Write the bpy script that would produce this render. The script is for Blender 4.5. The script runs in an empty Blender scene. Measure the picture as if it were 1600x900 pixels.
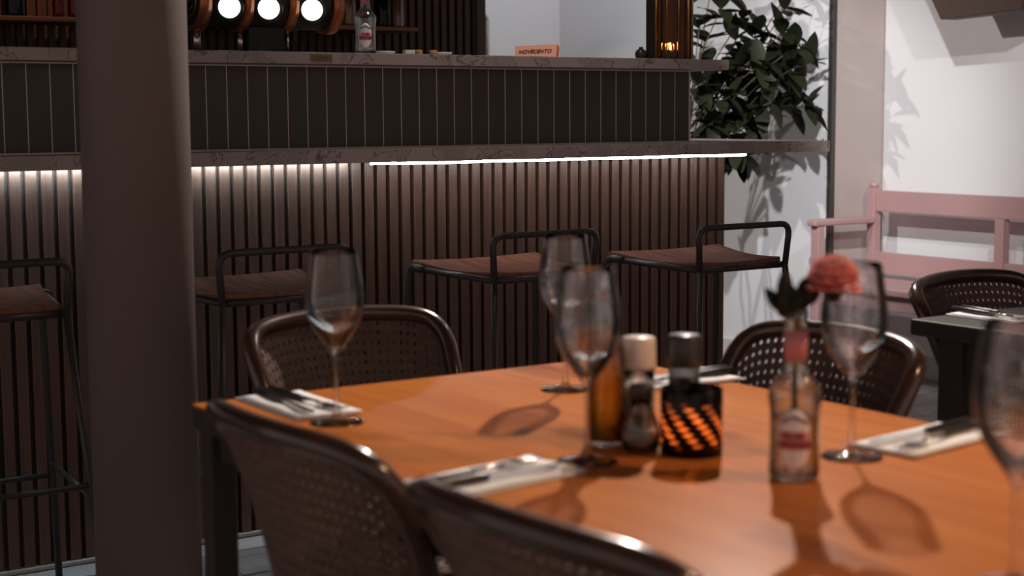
import bpy, math, random
from math import sin, cos, pi, radians as R
from mathutils import Vector, Matrix

S = bpy.context.scene
C = S.collection
random.seed(7)

# ------------------------------------------------------------------ camera
F_PX, PITCH, ROLL, YAW, EYE = 2450.6, R(6.297), R(-0.3548), R(56.48), 1.18
_f = Vector((cos(YAW)*cos(PITCH), sin(YAW)*cos(PITCH), -sin(PITCH)))
_r = Vector((sin(YAW), -cos(YAW), 0))
_u = _r.cross(_f)
CR = _r*cos(ROLL) + _u*sin(ROLL)
CU = _u*cos(ROLL) - _r*sin(ROLL)
CF = _f
cam_d = bpy.data.cameras.new('camera')
cam = bpy.data.objects.new('camera', cam_d)
C.objects.link(cam)
cam.matrix_world = Matrix(((CR.x, CU.x, -CF.x, 0), (CR.y, CU.y, -CF.y, 0), (CR.z, CU.z, -CF.z, EYE), (0, 0, 0, 1)))
cam_d.sensor_width = 36.0
cam_d.lens = 36.0*F_PX/1600
cam_d.clip_start = 0.05
cam_d.dof.use_dof = True
cam_d.dof.focus_distance = 4.35
cam_d.dof.aperture_fstop = 4.0
S.camera = cam

# ------------------------------------------------------------------ world, lights, exposure
S.view_settings.view_transform = 'Standard'
S.view_settings.look = 'None'
S.view_settings.gamma = 1.0
S.view_settings.use_curve_mapping = False
S.view_settings.exposure = 0.0
w = bpy.data.worlds.new('evening_room_glow')
S.world = w
w.use_nodes = True
w.node_tree.nodes['Background'].inputs[0].default_value = (1.0, 0.84, 0.78, 1)
w.node_tree.nodes['Background'].inputs[1].default_value = 0.46


def spot(name, loc, target, energy, color, size_deg, radius, blend=0.5):
    d = bpy.data.lights.new(name, 'SPOT')
    d.energy = energy; d.color = color; d.spot_size = R(size_deg); d.spot_blend = blend
    d.shadow_soft_size = radius
    o = bpy.data.objects.new(name, d); C.objects.link(o)
    o.location = loc
    o.rotation_euler = (Vector(target)-Vector(loc)).to_track_quat('-Z', 'Y').to_euler()
    return o


def area(name, loc, target, energy, color, sx, sy):
    d = bpy.data.lights.new(name, 'AREA')
    d.energy = energy; d.color = color; d.shape = 'RECTANGLE'; d.size = sx; d.size_y = sy
    o = bpy.data.objects.new(name, d); C.objects.link(o)
    o.location = loc
    o.rotation_euler = (Vector(target)-Vector(loc)).to_track_quat('-Z', 'Y').to_euler()
    return o


spot('ceiling_spot_table', (2.95, 3.28, 2.45), (1.25, 1.45, 0.75), 310, (1.0, 0.89, 0.81), 70, 0.03, 0.6)
spot('bar_lamp_plant', (2.5, 4.50, 2.02), (5.3, 4.9, 1.1), 95, (1.0, 0.93, 0.90), 60, 0.02, 0.7)
spot('pendant_lamp_bench', (3.7, 2.75, 2.06), (5.3, 4.4, 1.1), 62, (1.0, 0.95, 0.94), 88, 0.02, 0.7)
spot('ceiling_spot_table_end', (2.35, 0.25, 2.35), (1.35, 1.0, 0.75), 78, (1.0, 0.60, 0.32), 62, 0.03, 0.8)
spot('ceiling_spot_alcove', (2.75, 2.95, 2.65), (5.05, 5.40, 0.75), 370, (0.95, 0.98, 1.0), 40, 0.03, 0.8)
spot('added_fill_bar_top', (2.6, 3.58, 2.78), (2.6, 4.06, 1.40), 42, (1.0, 0.93, 0.90), 66, 0.04, 0.9)  # added fill without a known fixture, brightens the things on the bar top
spot('ceiling_spot_back_wall', (4.3, 5.9, 2.75), (4.6, 7.1, 1.2), 40, (0.93, 0.97, 1.0), 100, 0.08, 0.8)
spot('added_fill_column', (3.7, 2.5, 2.7), (1.0, 2.95, 1.1), 26, (1.0, 0.78, 0.74), 40, 0.06, 0.8)  # added light for the column's right edge, no fixture known there


# ------------------------------------------------------------------ helpers
def P(px, py, Z):
    d = CF + CR*((px-800)/F_PX) - CU*((py-450)/F_PX)
    return Vector((0, 0, EYE)) + d*Z


def tag(o, label=None, cat=None, group=None, kind=None):
    if label: o['label'] = label
    if cat: o['category'] = cat
    if group: o['group'] = group
    if kind: o['kind'] = kind
    return o


def empty(name, loc, label, cat, group=None, rz=0.0):
    o = bpy.data.objects.new(name, None); C.objects.link(o)
    o.empty_display_size = 0.05
    o.location = loc; o.rotation_euler = (0, 0, rz)
    return tag(o, label, cat, group)


def copy_tree(o, parent=None):
    kids = [c for c in bpy.data.objects if c.parent == o]
    c = o.copy(); C.objects.link(c)
    if parent: c.parent = parent
    for k in kids: copy_tree(k, c)
    return c


class MB:
    def __init__(s):
        s.v = []; s.f = []; s.sm = []

    def add(s, verts, faces, smooth=False, M=None):
        b = len(s.v)
        for p in verts:
            p = Vector(p)
            if M: p = M @ p
            s.v.append(tuple(p))
        for f in faces:
            s.f.append(tuple(i+b for i in f)); s.sm.append(smooth)
        return s

    def box(s, x0, x1, y0, y1, z0, z1, M=None):
        v = [(x, y, z) for x in (x0, x1) for y in (y0, y1) for z in (z0, z1)]
        f = [(0, 1, 3, 2), (4, 6, 7, 5), (0, 4, 5, 1), (2, 3, 7, 6), (0, 2, 6, 4), (1, 5, 7, 3)]
        return s.add(v, f, False, M)

    def prism(s, poly, z0, z1, M=None, smooth=False):
        n = len(poly)
        v = [(x, y, z0) for x, y in poly] + [(x, y, z1) for x, y in poly]
        f = [tuple(range(n-1, -1, -1)), tuple(range(n, 2*n))]
        s.add(v, f, False, M)
        b = [(i, (i+1) % n, n+(i+1) % n, n+i) for i in range(n)]
        return s.add(v, b, smooth, M)

    def tube(s, pts, r, seg=10, closed=False, rad=None, M=None, flat=1.0):
        pts = [Vector(p) for p in pts]; n = len(pts)
        T = []
        for i in range(n):
            a = pts[(i-1) % n] if (closed or i) else pts[i]
            b = pts[(i+1) % n] if (closed or i < n-1) else pts[i]
            t = (b-a)
            T.append(t.normalized() if t.length > 1e-9 else Vector((0, 0, 1)))
        ref = Vector((0, 0, 1)) if abs(T[0].z) < 0.9 else Vector((1, 0, 0))
        N = (ref - T[0]*ref.dot(T[0])).normalized()
        v = []
        for i in range(n):
            if i:
                N = (N - T[i]*N.dot(T[i]))
                N = N.normalized() if N.length > 1e-6 else T[i].orthogonal().normalized()
            B = T[i].cross(N)
            rr = rad[i] if rad else r
            for k in range(seg):
                a = 2*pi*k/seg
                v.append(pts[i] + (N*cos(a) + B*sin(a)*flat)*rr)
        f = []
        m = n if closed else n-1
        for i in range(m):
            j = (i+1) % n
            for k in range(seg):
                l = (k+1) % seg
                f.append((i*seg+k, i*seg+l, j*seg+l, j*seg+k))
        s.add(v, f, True, M)
        if not closed:
            s.add(v[:seg], [tuple(range(seg-1, -1, -1))], False, M)
            s.add(v[-seg:], [tuple(range(seg))], False, M)
        return s

    def lathe(s, prof, seg=32, M=None, smooth=True, a0=0.0, a1=2*pi, cap=False):
        full = abs(a1-a0-2*pi) < 1e-6
        m = seg if full else seg+1
        v = []
        for r, z in prof:
            for k in range(m):
                a = a0+(a1-a0)*k/seg
                v.append((r*cos(a), r*sin(a), z))
        f = []
        for i in range(len(prof)-1):
            for k in range(seg):
                l = (k+1) % m
                f.append((i*m+k, i*m+l, (i+1)*m+l, (i+1)*m+k))
        return s.add(v, f, smooth, M)

    def ball(s, c, r, seg=12, rings=8, sc=(1, 1, 1)):
        prof = [(max(r*sin(pi*i/rings), 1e-5), -r*cos(pi*i/rings)) for i in range(rings+1)]
        M = Matrix.Translation(c) @ Matrix.Diagonal((sc[0], sc[1], sc[2], 1))
        return s.lathe(prof, seg, M)

    def build(s, name, mat, parent=None, bevel=0.0, loc=None, solid=0.0, merge=True):
        me = bpy.data.meshes.new(name)
        me.from_pydata(s.v, [], s.f)
        me.polygons.foreach_set('use_smooth', s.sm)
        me.update()
        if merge:
            import bmesh
            bm = bmesh.new(); bm.from_mesh(me)
            bmesh.ops.remove_doubles(bm, verts=bm.verts, dist=1e-6)
            bmesh.ops.recalc_face_normals(bm, faces=bm.faces)
            bm.to_mesh(me); bm.free()
        me.materials.append(mat)
        o = bpy.data.objects.new(name, me); C.objects.link(o)
        if parent: o.parent = parent
        if loc: o.location = loc
        if solid:
            m = o.modifiers.new('thickness', 'SOLIDIFY'); m.thickness = solid; m.offset = 0
        if bevel:
            m = o.modifiers.new('bevel', 'BEVEL'); m.width = bevel; m.segments = 2; m.limit_method = 'ANGLE'
        return o


def fillet(pts, r, n=5):
    """round the inner corners of a polyline"""
    pts = [Vector(p) for p in pts]; out = [pts[0]]
    for i in range(1, len(pts)-1):
        a, b, c = pts[i-1], pts[i], pts[i+1]
        d1 = (a-b); d2 = (c-b)
        k = min(r, d1.length*0.49, d2.length*0.49)
        p0 = b+d1.normalized()*k; p1 = b+d2.normalized()*k
        for j in range(n+1):
            t = j/n
            out.append(p0*(1-t)**2 + b*2*t*(1-t) + p1*t*t)
    out.append(pts[-1]); return out


# ------------------------------------------------------------------ materials
def new_mat(name):
    m = bpy.data.materials.new(name); m.use_nodes = True
    nt = m.node_tree
    return m, nt, nt.nodes, nt.links, nt.nodes['Principled BSDF']


def pm(name, col, rough=0.5, metal=0.0, spec=0.5, var=0.0, vscale=(8, 8, 8), bump=0.0, bscale=60, coat=0.0, col2=None):
    m, nt, N, L, b = new_mat(name)
    b.inputs['Base Color'].default_value = (*col, 1)
    b.inputs['Roughness'].default_value = rough
    b.inputs['Metallic'].default_value = metal
    b.inputs['Specular IOR Level'].default_value = spec
    if coat: b.inputs['Coat Weight'].default_value = coat; b.inputs['Coat Roughness'].default_value = 0.12
    if var or bump:
        tc = N.new('ShaderNodeTexCoord'); mp = N.new('ShaderNodeMapping')
        mp.inputs['Scale'].default_value = vscale
        L.new(tc.outputs['Object'], mp.inputs[0])
        nz = N.new('ShaderNodeTexNoise'); nz.inputs['Scale'].default_value = 1.0
        nz.inputs['Detail'].default_value = 6
        L.new(mp.outputs[0], nz.inputs['Vector'])
        rp = N.new('ShaderNodeValToRGB')
        rp.color_ramp.elements[0].position = 0.32; rp.color_ramp.elements[1].position = 0.68
        c2 = col2 if col2 else tuple(c*(1-var) for c in col)
        rp.color_ramp.elements[0].color = (*c2, 1); rp.color_ramp.elements[1].color = (*col, 1)
        L.new(nz.outputs['Fac'], rp.inputs[0])
        if var or col2: L.new(rp.outputs[0], b.inputs['Base Color'])
        if bump:
            n2 = N.new('ShaderNodeTexNoise'); n2.inputs['Scale'].default_value = bscale; n2.inputs['Detail'].default_value = 4
            L.new(tc.outputs['Object'], n2.inputs['Vector'])
            bp = N.new('ShaderNodeBump'); bp.inputs['Strength'].default_value = bump; bp.inputs['Distance'].default_value = 0.002
            L.new(n2.outputs['Fac'], bp.inputs['Height']); L.new(bp.outputs[0], b.inputs['Normal'])
    return m


def emit(name, col, strength):
    m, nt, N, L, b = new_mat(name)
    b.inputs['Base Color'].default_value = (*col, 1)
    b.inputs['Emission Color'].default_value = (*col, 1)
    b.inputs['Emission Strength'].default_value = strength
    return m


def clear_glass(name, tint=(1, 1, 1), k=0.5, rough=0.0, ior=1.45):
    """real refracting glass blended with a thin clear shell, so that lamps still shine through it"""
    m = bpy.data.materials.new(name); m.use_nodes = True
    nt = m.node_tree; N = nt.nodes; L = nt.links; N.clear()
    out = N.new('ShaderNodeOutputMaterial')
    g = N.new('ShaderNodeBsdfGlass'); g.inputs['IOR'].default_value = ior; g.inputs['Roughness'].default_value = rough
    g.inputs['Color'].default_value = (*tint, 1)
    t = N.new('ShaderNodeBsdfTransparent'); t.inputs['Color'].default_value = (*tint, 1)
    gl = N.new('ShaderNodeBsdfGlossy'); gl.inputs['Roughness'].default_value = 0.02
    fr = N.new('ShaderNodeFresnel'); fr.inputs['IOR'].default_value = 1.32
    m1 = N.new('ShaderNodeMixShader'); m2 = N.new('ShaderNodeMixShader')
    L.new(fr.outputs[0], m1.inputs[0]); L.new(t.outputs[0], m1.inputs[1]); L.new(gl.outputs[0], m1.inputs[2])
    m2.inputs[0].default_value = k
    L.new(m1.outputs[0], m2.inputs[1]); L.new(g.outputs[0], m2.inputs[2])
    L.new(m2.outputs[0], out.inputs[0])
    return m


def wood(name, c1, c2, scale=(2, 30, 30), rough=0.5, bump=0.15, coat=0.0, knots=False, spec=0.5):
    m, nt, N, L, b = new_mat(name)
    tc = N.new('ShaderNodeTexCoord'); mp = N.new('ShaderNodeMapping'); mp.inputs['Scale'].default_value = scale
    L.new(tc.outputs['Object'], mp.inputs[0])
    nz = N.new('ShaderNodeTexNoise'); nz.inputs['Scale'].default_value = 1.0; nz.inputs['Detail'].default_value = 8
    nz.inputs['Distortion'].default_value = 0.6
    L.new(mp.outputs[0], nz.inputs['Vector'])
    rp = N.new('ShaderNodeValToRGB'); rp.color_ramp.elements[0].position = 0.3; rp.color_ramp.elements[1].position = 0.7
    rp.color_ramp.elements[0].color = (*c2, 1); rp.color_ramp.elements[1].color = (*c1, 1)
    L.new(nz.outputs['Fac'], rp.inputs[0])
    last = rp.outputs[0]
    if knots:
        m2 = N.new('ShaderNodeMapping'); m2.inputs['Scale'].default_value = (7, 2.6, 4)
        L.new(tc.outputs['Object'], m2.inputs[0])
        n3 = N.new('ShaderNodeTexNoise'); n3.inputs['Scale'].default_value = 1.1; n3.inputs['Detail'].default_value = 3
        L.new(m2.outputs[0], n3.inputs['Vector'])
        r3 = N.new('ShaderNodeValToRGB'); r3.color_ramp.elements[0].position = 0.60; r3.color_ramp.elements[1].position = 0.74
        L.new(n3.outputs['Fac'], r3.inputs[0])
        mx = N.new('ShaderNodeMixRGB'); mx.blend_type = 'MULTIPLY'
        mx.inputs[2].default_value = (0.50, 0.40, 0.33, 1)
        L.new(r3.outputs[0], mx.inputs[0]); L.new(last, mx.inputs[1]); last = mx.outputs[0]
    L.new(last, b.inputs['Base Color'])
    b.inputs['Roughness'].default_value = rough; b.inputs['Specular IOR Level'].default_value = spec
    if coat: b.inputs['Coat Weight'].default_value = coat; b.inputs['Coat Roughness'].default_value = 0.25
    if bump:
        bp = N.new('ShaderNodeBump'); bp.inputs['Strength'].default_value = bump; bp.inputs['Distance'].default_value = 0.001
        L.new(nz.outputs['Fac'], bp.inputs['Height']); L.new(bp.outputs[0], b.inputs['Normal'])
    return m


def marble(name):
    m, nt, N, L, b = new_mat(name)
    tc = N.new('ShaderNodeTexCoord')
    n1 = N.new('ShaderNodeTexNoise'); n1.inputs['Scale'].default_value = 9; n1.inputs['Detail'].default_value = 8
    n1.inputs['Distortion'].default_value = 1.2
    L.new(tc.outputs['Object'], n1.inputs['Vector'])
    r1 = N.new('ShaderNodeValToRGB')
    e = r1.color_ramp.elements
    e[0].position = 0.40; e[0].color = (0.38, 0.30, 0.275, 1); e[1].position = 0.62; e[1].color = (0.30, 0.235, 0.215, 1)
    x = e.new(0.50); x.color = (0.38, 0.30, 0.275, 1)
    x = e.new(0.515); x.color = (0.10, 0.075, 0.068, 1)
    x = e.new(0.53); x.color = (0.37, 0.29, 0.265, 1)
    L.new(n1.outputs['Fac'], r1.inputs[0]); L.new(r1.outputs[0], b.inputs['Base Color'])
    b.inputs['Roughness'].default_value = 0.35
    return m


def floor_mat():
    m, nt, N, L, b = new_mat('grey_floor_boards')
    tc = N.new('ShaderNodeTexCoord')
    br = N.new('ShaderNodeTexBrick')
    br.inputs['Color1'].default_value = (0.34, 0.30, 0.285, 1); br.inputs['Color2'].default_value = (0.28, 0.245, 0.235, 1)
    br.inputs['Mortar'].default_value = (0.07, 0.06, 0.058, 1)
    br.inputs['Scale'].default_value = 1.0; br.inputs['Mortar Size'].default_value = 0.002
    br.inputs['Brick Width'].default_value = 1.6; br.inputs['Row Height'].default_value = 0.16
    L.new(tc.outputs['Object'], br.inputs['Vector'])
    nz = N.new('ShaderNodeTexNoise'); nz.inputs['Scale'].default_value = 14; nz.inputs['Detail'].default_value = 8
    L.new(tc.outputs['Object'], nz.inputs['Vector'])
    mx = N.new('ShaderNodeMixRGB'); mx.blend_type = 'OVERLAY'; mx.inputs[0].default_value = 0.5
    L.new(br.outputs['Color'], mx.inputs[1]); L.new(nz.outputs['Fac'], mx.inputs[2])
    L.new(mx.outputs[0], b.inputs['Base Color']); b.inputs['Roughness'].default_value = 0.6
    return m


M_floor = floor_mat()
M_wall = pm('white_plaster', (0.78, 0.76, 0.77), 0.7, var=0.05, vscale=(1.2, 1.2, 1.2), bump=0.06, bscale=40)
M_wall_pink = pm('pale_rose_plaster', (0.47, 0.385, 0.36), 0.7, var=0.06, vscale=(2, 2, 2), bump=0.06, bscale=40)
M_ceil = pm('dark_ceiling_paint', (0.10, 0.085, 0.08), 0.9, bump=0.05)
M_skirt = pm('white_skirting_paint', (0.6, 0.57, 0.56), 0.5, bump=0.02)
M_column = pm('rose_brown_column_paint', (0.155, 0.113, 0.102), 0.62, var=0.06, vscale=(3, 3, 3), bump=0.35, bscale=260)
M_slat = wood('dark_oak_slat', (0.150, 0.076, 0.052), (0.095, 0.046, 0.032), (70, 70, 3), 0.42, 0.2)
M_slat_back = wood('brown_back_slat', (0.115, 0.050, 0.033), (0.07, 0.030, 0.021), (60, 60, 3), 0.6, 0.1)
M_dark = pm('near_black_board', (0.085, 0.068, 0.056), 0.7, bump=0.03)
M_tile = pm('glossy_black_tile', (0.090, 0.076, 0.064), 0.45, spec=0.25, bump=0.35, bscale=18)
M_grout = pm('grey_grout', (0.72, 0.58, 0.53), 0.8, bump=0.02)
M_marble = marble('veined_marble')
M_plate = pm('aged_brass_plate', (0.18, 0.12, 0.055), 0.4, 0.6, bump=0.05)
M_ink = pm('dark_ink', (0.02, 0.015, 0.015), 0.6, bump=0.01)
M_black = pm('black_powder_coat', (0.045, 0.038, 0.033), 0.40, bump=0.08, bscale=300)
M_blackwood = pm('black_stained_wood', (0.050, 0.042, 0.036), 0.55, spec=0.2, var=0.2, vscale=(3, 30, 3), bump=0.05)
M_seat = wood('walnut_stool_seat', (0.29, 0.120, 0.078), (0.16, 0.064, 0.042), (60, 5, 20), 0.5, 0.2, coat=0.30, spec=0.0)
M_table = wood('oiled_orange_oak', (0.62, 0.215, 0.052), (0.50, 0.158, 0.035), (22, 1.6, 10), 0.5, 0.05, coat=0.27, knots=True, spec=0.0)
M_frame = pm('dark_lacquered_cane_frame', (0.070, 0.034, 0.024), 0.22, var=0.3, vscale=(20, 20, 20), bump=0.05, coat=0.4)
M_cane = pm('brown_woven_cane', (0.140, 0.074, 0.054), 0.42, var=0.45, vscale=(90, 90, 90), bump=0.5, bscale=400)
M_glass = clear_glass('wine_glass_crystal', (1, 1, 1), 0.22)
M_bottle = clear_glass('clear_bottle_glass', (0.95, 0.96, 0.95), 0.6)
M_amber = clear_glass('amber_tinted_glass', (0.50, 0.33, 0.17), 0.15)
M_oil = clear_glass('olive_oil', (0.74, 0.50, 0.15), 0.25, 0.02)
M_water = clear_glass('vase_water', (0.97, 0.93, 0.90), 0.6, 0.0, 1.33)
M_paper = pm('white_bottle_label', (0.90, 0.86, 0.87), 0.6, bump=0.02)
M_pinklabel = pm('pink_label_band', (0.60, 0.22, 0.22), 0.55, bump=0.02)
M_redink = pm('dark_red_lettering', (0.22, 0.03, 0.04), 0.5, bump=0.01)
M_napkin = pm('white_paper_napkin', (0.90, 0.89, 0.89), 0.85, var=0.04, vscale=(40, 40, 40), bump=0.3, bscale=120)
M_handle = pm('black_cutlery_handle', (0.03, 0.026, 0.024), 0.28, bump=0.02)
M_steel = pm('polished_steel', (0.80, 0.78, 0.76), 0.16, 1.0, bump=0.02)
M_orange = pm('salmon_orange_card', (0.95, 0.40, 0.26), 0.6, bump=0.03)
M_cork = pm('light_cork', (0.62, 0.30, 0.13), 0.8, var=0.3, vscale=(300, 300, 300), bump=0.2)
M_white = pm('white_plastic', (0.75, 0.72, 0.70), 0.4, bump=0.02)
M_cap = pm('cream_grinder_cap', (0.82, 0.66, 0.58), 0.35, bump=0.03)
M_blackcap = pm('black_plastic_cap', (0.035, 0.030, 0.027), 0.35, bump=0.03)
M_salt = pm('coarse_salt', (0.42, 0.36, 0.32), 0.6, var=0.4, vscale=(200, 200, 200), bump=0.6, bscale=300)
M_leaf = pm('dark_green_leaf', (0.017, 0.021, 0.009), 0.5, spec=0.18, var=0.5, vscale=(9, 9, 9), bump=0.1, bscale=40)
M_stem = pm('brown_green_stem', (0.060, 0.045, 0.022), 0.6, var=0.3, vscale=(30, 30, 30), bump=0.1)
M_pot = pm('dark_clay_pot', (0.07, 0.055, 0.048), 0.7, bump=0.1)
M_soil = pm('potting_soil', (0.03, 0.02, 0.014), 0.95, bump=0.8, bscale=80)
def petal_mat():
    m, nt, N, L, b = new_mat('coral_pink_petal')
    b.inputs['Base Color'].default_value = (0.95, 0.36, 0.33, 1); b.inputs['Roughness'].default_value = 0.6
    nz = N.new('ShaderNodeTexNoise'); nz.inputs['Scale'].default_value = 60
    rp = N.new('ShaderNodeValToRGB'); rp.color_ramp.elements[0].color = (0.90, 0.36, 0.33, 1); rp.color_ramp.elements[1].color = (1.0, 0.66, 0.62, 1)
    L.new(nz.outputs['Fac'], rp.inputs[0]); L.new(rp.outputs[0], b.inputs['Base Color'])
    t = N.new('ShaderNodeBsdfTranslucent'); L.new(rp.outputs[0], t.inputs[0])
    mx = N.new('ShaderNodeMixShader'); mx.inputs[0].default_value = 0.55
    L.new(b.outputs[0], mx.inputs[1]); L.new(t.outputs[0], mx.inputs[2])
    L.new(mx.outputs[0], N['Material Output'].inputs[0])
    return m


M_petal = petal_mat()
M_bench = pm('dusty_pink_bench_paint', (0.46, 0.275, 0.268), 0.5, var=0.08, vscale=(4, 4, 4), bump=0.08, bscale=60)
M_boxwood = pm('dark_stained_box_wood', (0.060, 0.032, 0.023), 0.6, var=0.2, vscale=(3, 30, 3), bump=0.08)
M_copper = pm('copper_ring', (0.42, 0.14, 0.06), 0.35, 0.7, bump=0.03)
M_tapbody = pm('dark_green_black_enamel', (0.026, 0.028, 0.025), 0.5, spec=0.25, bump=0.02)
M_chrome = pm('worn_chrome_tube', (0.55, 0.50, 0.47), 0.25, 1.0, bump=0.02)
M_brass = pm('brushed_gold_rib', (0.62, 0.36, 0.10), 0.25, 1.0, bump=0.05)
M_wax = pm('candle_wax', (0.85, 0.60, 0.36), 0.5, bump=0.02)
M_shelf = wood('orange_shelf_wood', (0.36, 0.16, 0.085), (0.25, 0.105, 0.055), (3, 40, 40), 0.5, 0.1)  # orange-brown grained wood of the shelf board
E_led = emit('white_led_strip', (0.58, 0.86, 1.0), 110.0)
E_led2 = emit('white_led_strip_end', (0.86, 0.96, 1.0), 36.0)
E_lens = emit('lit_tap_lens', (0.92, 1.0, 1.0), 2.2)
E_flame = emit('candle_flame', (1.0, 0.66, 0.34), 70.0)


def holder_mat():
    m = bpy.data.materials.new('brown_woven_relief_glass'); m.use_nodes = True
    nt = m.node_tree; N = nt.nodes; L = nt.links; N.clear()
    out = N.new('ShaderNodeOutputMaterial')
    tc = N.new('ShaderNodeTexCoord'); sep = N.new('ShaderNodeSeparateXYZ')
    L.new(tc.outputs['Object'], sep.inputs[0])
    at = N.new('ShaderNodeMath'); at.operation = 'ARCTAN2'
    L.new(sep.outputs['Y'], at.inputs[0]); L.new(sep.outputs['X'], at.inputs[1])
    cb = N.new('ShaderNodeCombineXYZ')
    ml = N.new('ShaderNodeMath'); ml.operation = 'MULTIPLY'; ml.inputs[1].default_value = 0.0395
    L.new(at.outputs[0], ml.inputs[0]); L.new(ml.outputs[0], cb.inputs[0]); L.new(sep.outputs['Z'], cb.inputs[1])
    fac = []
    for ang, sc in ((R(50), 15), (R(-8), 40)):
        mp = N.new('ShaderNodeMapping'); mp.inputs['Rotation'].default_value = (0, 0, ang)
        L.new(cb.outputs[0], mp.inputs[0])
        wv = N.new('ShaderNodeTexWave'); wv.wave_type = 'BANDS'; wv.bands_direction = 'Y'; wv.inputs['Scale'].default_value = sc
        L.new(mp.outputs[0], wv.inputs['Vector']); fac.append(wv.outputs['Fac'])
    mu = N.new('ShaderNodeMath'); mu.operation = 'MULTIPLY'
    L.new(fac[0], mu.inputs[0]); L.new(fac[1], mu.inputs[1])
    rp = N.new('ShaderNodeValToRGB'); rp.color_ramp.elements[0].position = 0.25; rp.color_ramp.elements[1].position = 0.8
    rp.color_ramp.elements[0].color = (0.006, 0.002, 0.001, 1); rp.color_ramp.elements[1].color = (0.90, 0.50, 0.26, 1)
    ra = N.new('ShaderNodeValToRGB'); mr = N.new('ShaderNodeMapRange')
    mr.inputs['From Max'].default_value = 0.085; L.new(sep.outputs['Z'], mr.inputs[0]); L.new(mr.outputs[0], ra.inputs[0])
    e = ra.color_ramp.elements; e[0].position = 0.10; e[0].color = (0, 0, 0, 1); e[1].position = 0.20; e[1].color = (1, 1, 1, 1)
    x = e.new(0.78); x.color = (1, 1, 1, 1); x = e.new(0.84); x.color = (0, 0, 0, 1)
    mm = N.new('ShaderNodeMath'); mm.operation = 'MULTIPLY'
    L.new(mu.outputs[0], mm.inputs[0]); L.new(ra.outputs[0], mm.inputs[1])
    L.new(mm.outputs[0], rp.inputs[0])
    tr = N.new('ShaderNodeBsdfTranslucent'); L.new(rp.outputs[0], tr.inputs[0])
    tp = N.new('ShaderNodeBsdfTransparent'); L.new(rp.outputs[0], tp.inputs[0])
    gl = N.new('ShaderNodeBsdfGlossy'); gl.inputs['Roughness'].default_value = 0.12; gl.inputs[0].default_value = (0.6, 0.5, 0.45, 1)
    a = N.new('ShaderNodeMixShader'); a.inputs[0].default_value = 0.35
    L.new(tr.outputs[0], a.inputs[1]); L.new(tp.outputs[0], a.inputs[2])
    fr = N.new('ShaderNodeFresnel'); fr.inputs[0].default_value = 1.45
    b = N.new('ShaderNodeMixShader'); L.new(fr.outputs[0], b.inputs[0]); L.new(a.outputs[0], b.inputs[1]); L.new(gl.outputs[0], b.inputs[2])
    L.new(b.outputs[0], out.inputs[0])
    return m


M_holder = holder_mat()

# ------------------------------------------------------------------ the setting
XA, YR, XB, YB = 5.03, 5.02, 5.35, 7.10


def struct(name, mb, mat, bevel=0.0):
    o = mb.build(name, mat, bevel=bevel); o['kind'] = 'structure'; return o


struct('floor', MB().box(-3.5, 6.0, -2.5, 7.3, -0.10, 0.0), M_floor)
struct('ceiling', MB().box(-3.5, 6.0, -2.5, 7.3, 2.90, 3.0), M_ceil)
struct('wall_back', MB().box(-3.5, XA, YB, YB+0.15, 0, 2.90), M_wall)
struct('wall_right', MB().box(XB, XB+0.15, -2.5, YR, 0, 2.90), M_wall)
struct('wall_side', MB().box(XA+0.004, XB+0.15, YR+0.004, YB+0.15, 0, 2.90), M_wall_pink)
struct('wall_alcove', MB().box(XA-0.004, XA+0.004, YR+0.02, YB, 0, 2.90), M_wall)
struct('trim_1', MB().box(XA-0.012, XA+0.014, YR-0.004, YR+0.022, 0, 2.90), M_black, 0.002)
bb = MB().box(XA-0.02, XA-0.004, YR+0.02, YB, 0, 0.10)
struct('baseboard_alcove', bb, M_skirt, 0.003)
struct('baseboard_right', MB().box(XB-0.016, XB, -2.5, YR, 0, 0.10), M_skirt, 0.003)
struct('baseboard_side', MB().box(XA+0.014, XB-0.016, YR-0.012, YR+0.004, 0, 0.10), M_skirt, 0.003)

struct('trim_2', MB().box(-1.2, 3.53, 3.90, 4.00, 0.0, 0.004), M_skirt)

# round column
colm = empty('column', (1.075, 2.935, 0), 'round rose-brown plastered column standing between the bar stools and the table', 'column')
MB().lathe([(0.0001, 0.07), (0.1035, 0.07), (0.1035, 2.90), (0.0001, 2.90)], 64).build('shaft', M_column, colm)
MB().lathe([(0.0001, 0), (0.112, 0), (0.112, 0.066), (0.108, 0.07), (0.0001, 0.07)], 64).build('plinth', M_column, colm)

# ------------------------------------------------------------------ bar
BY = 4.03
bar = empty('bar_counter', (2.0, BY, 0), 'long bar counter clad in vertical dark wooden slats and black tiles under marble slabs', 'bar counter')


def L3(x, y, z): return (x-2.0, y-BY, z)


def bbox(mb, x0, x1, y0, y1, z0, z1): return mb.box(x0-2.0, x1-2.0, y0-BY, y1-BY, z0, z1)


bbox(MB(), -1.2, 3.525, BY+0.022, 4.60, 0.0, 1.049).build('carcass', M_dark, bar)
m = MB(); x = 3.535
while x > -1.2:
    bbox(m, x-0.0285, x, BY, BY+0.022, 0.012, 1.0598); x -= 0.0408
m.build('slat_cladding', M_slat, bar, bevel=0.0015)
bbox(MB(), -1.2, 3.53, BY-0.012, BY+0.0215, 0.0, 0.0115).build('plinth_board', M_skirt, bar)
bbox(MB(), -1.2, 3.53, BY-0.030, BY-0.022, 0.0, 0.006).build('plinth_rail', M_dark, bar)
bbox(bbox(MB(), -1.2, 3.895, 3.92, 4.60, 1.0600, 1.0860), -1.2, 3.895, 3.90, 3.9201, 1.049, 1.086).build('marble_ledge', M_marble, bar)
bbox(MB(), -1.2, 3.385, BY+0.0035, 4.60, 1.086, 1.322).build('tile_backing', M_grout, bar)
m = MB(); x = 3.378
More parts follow.
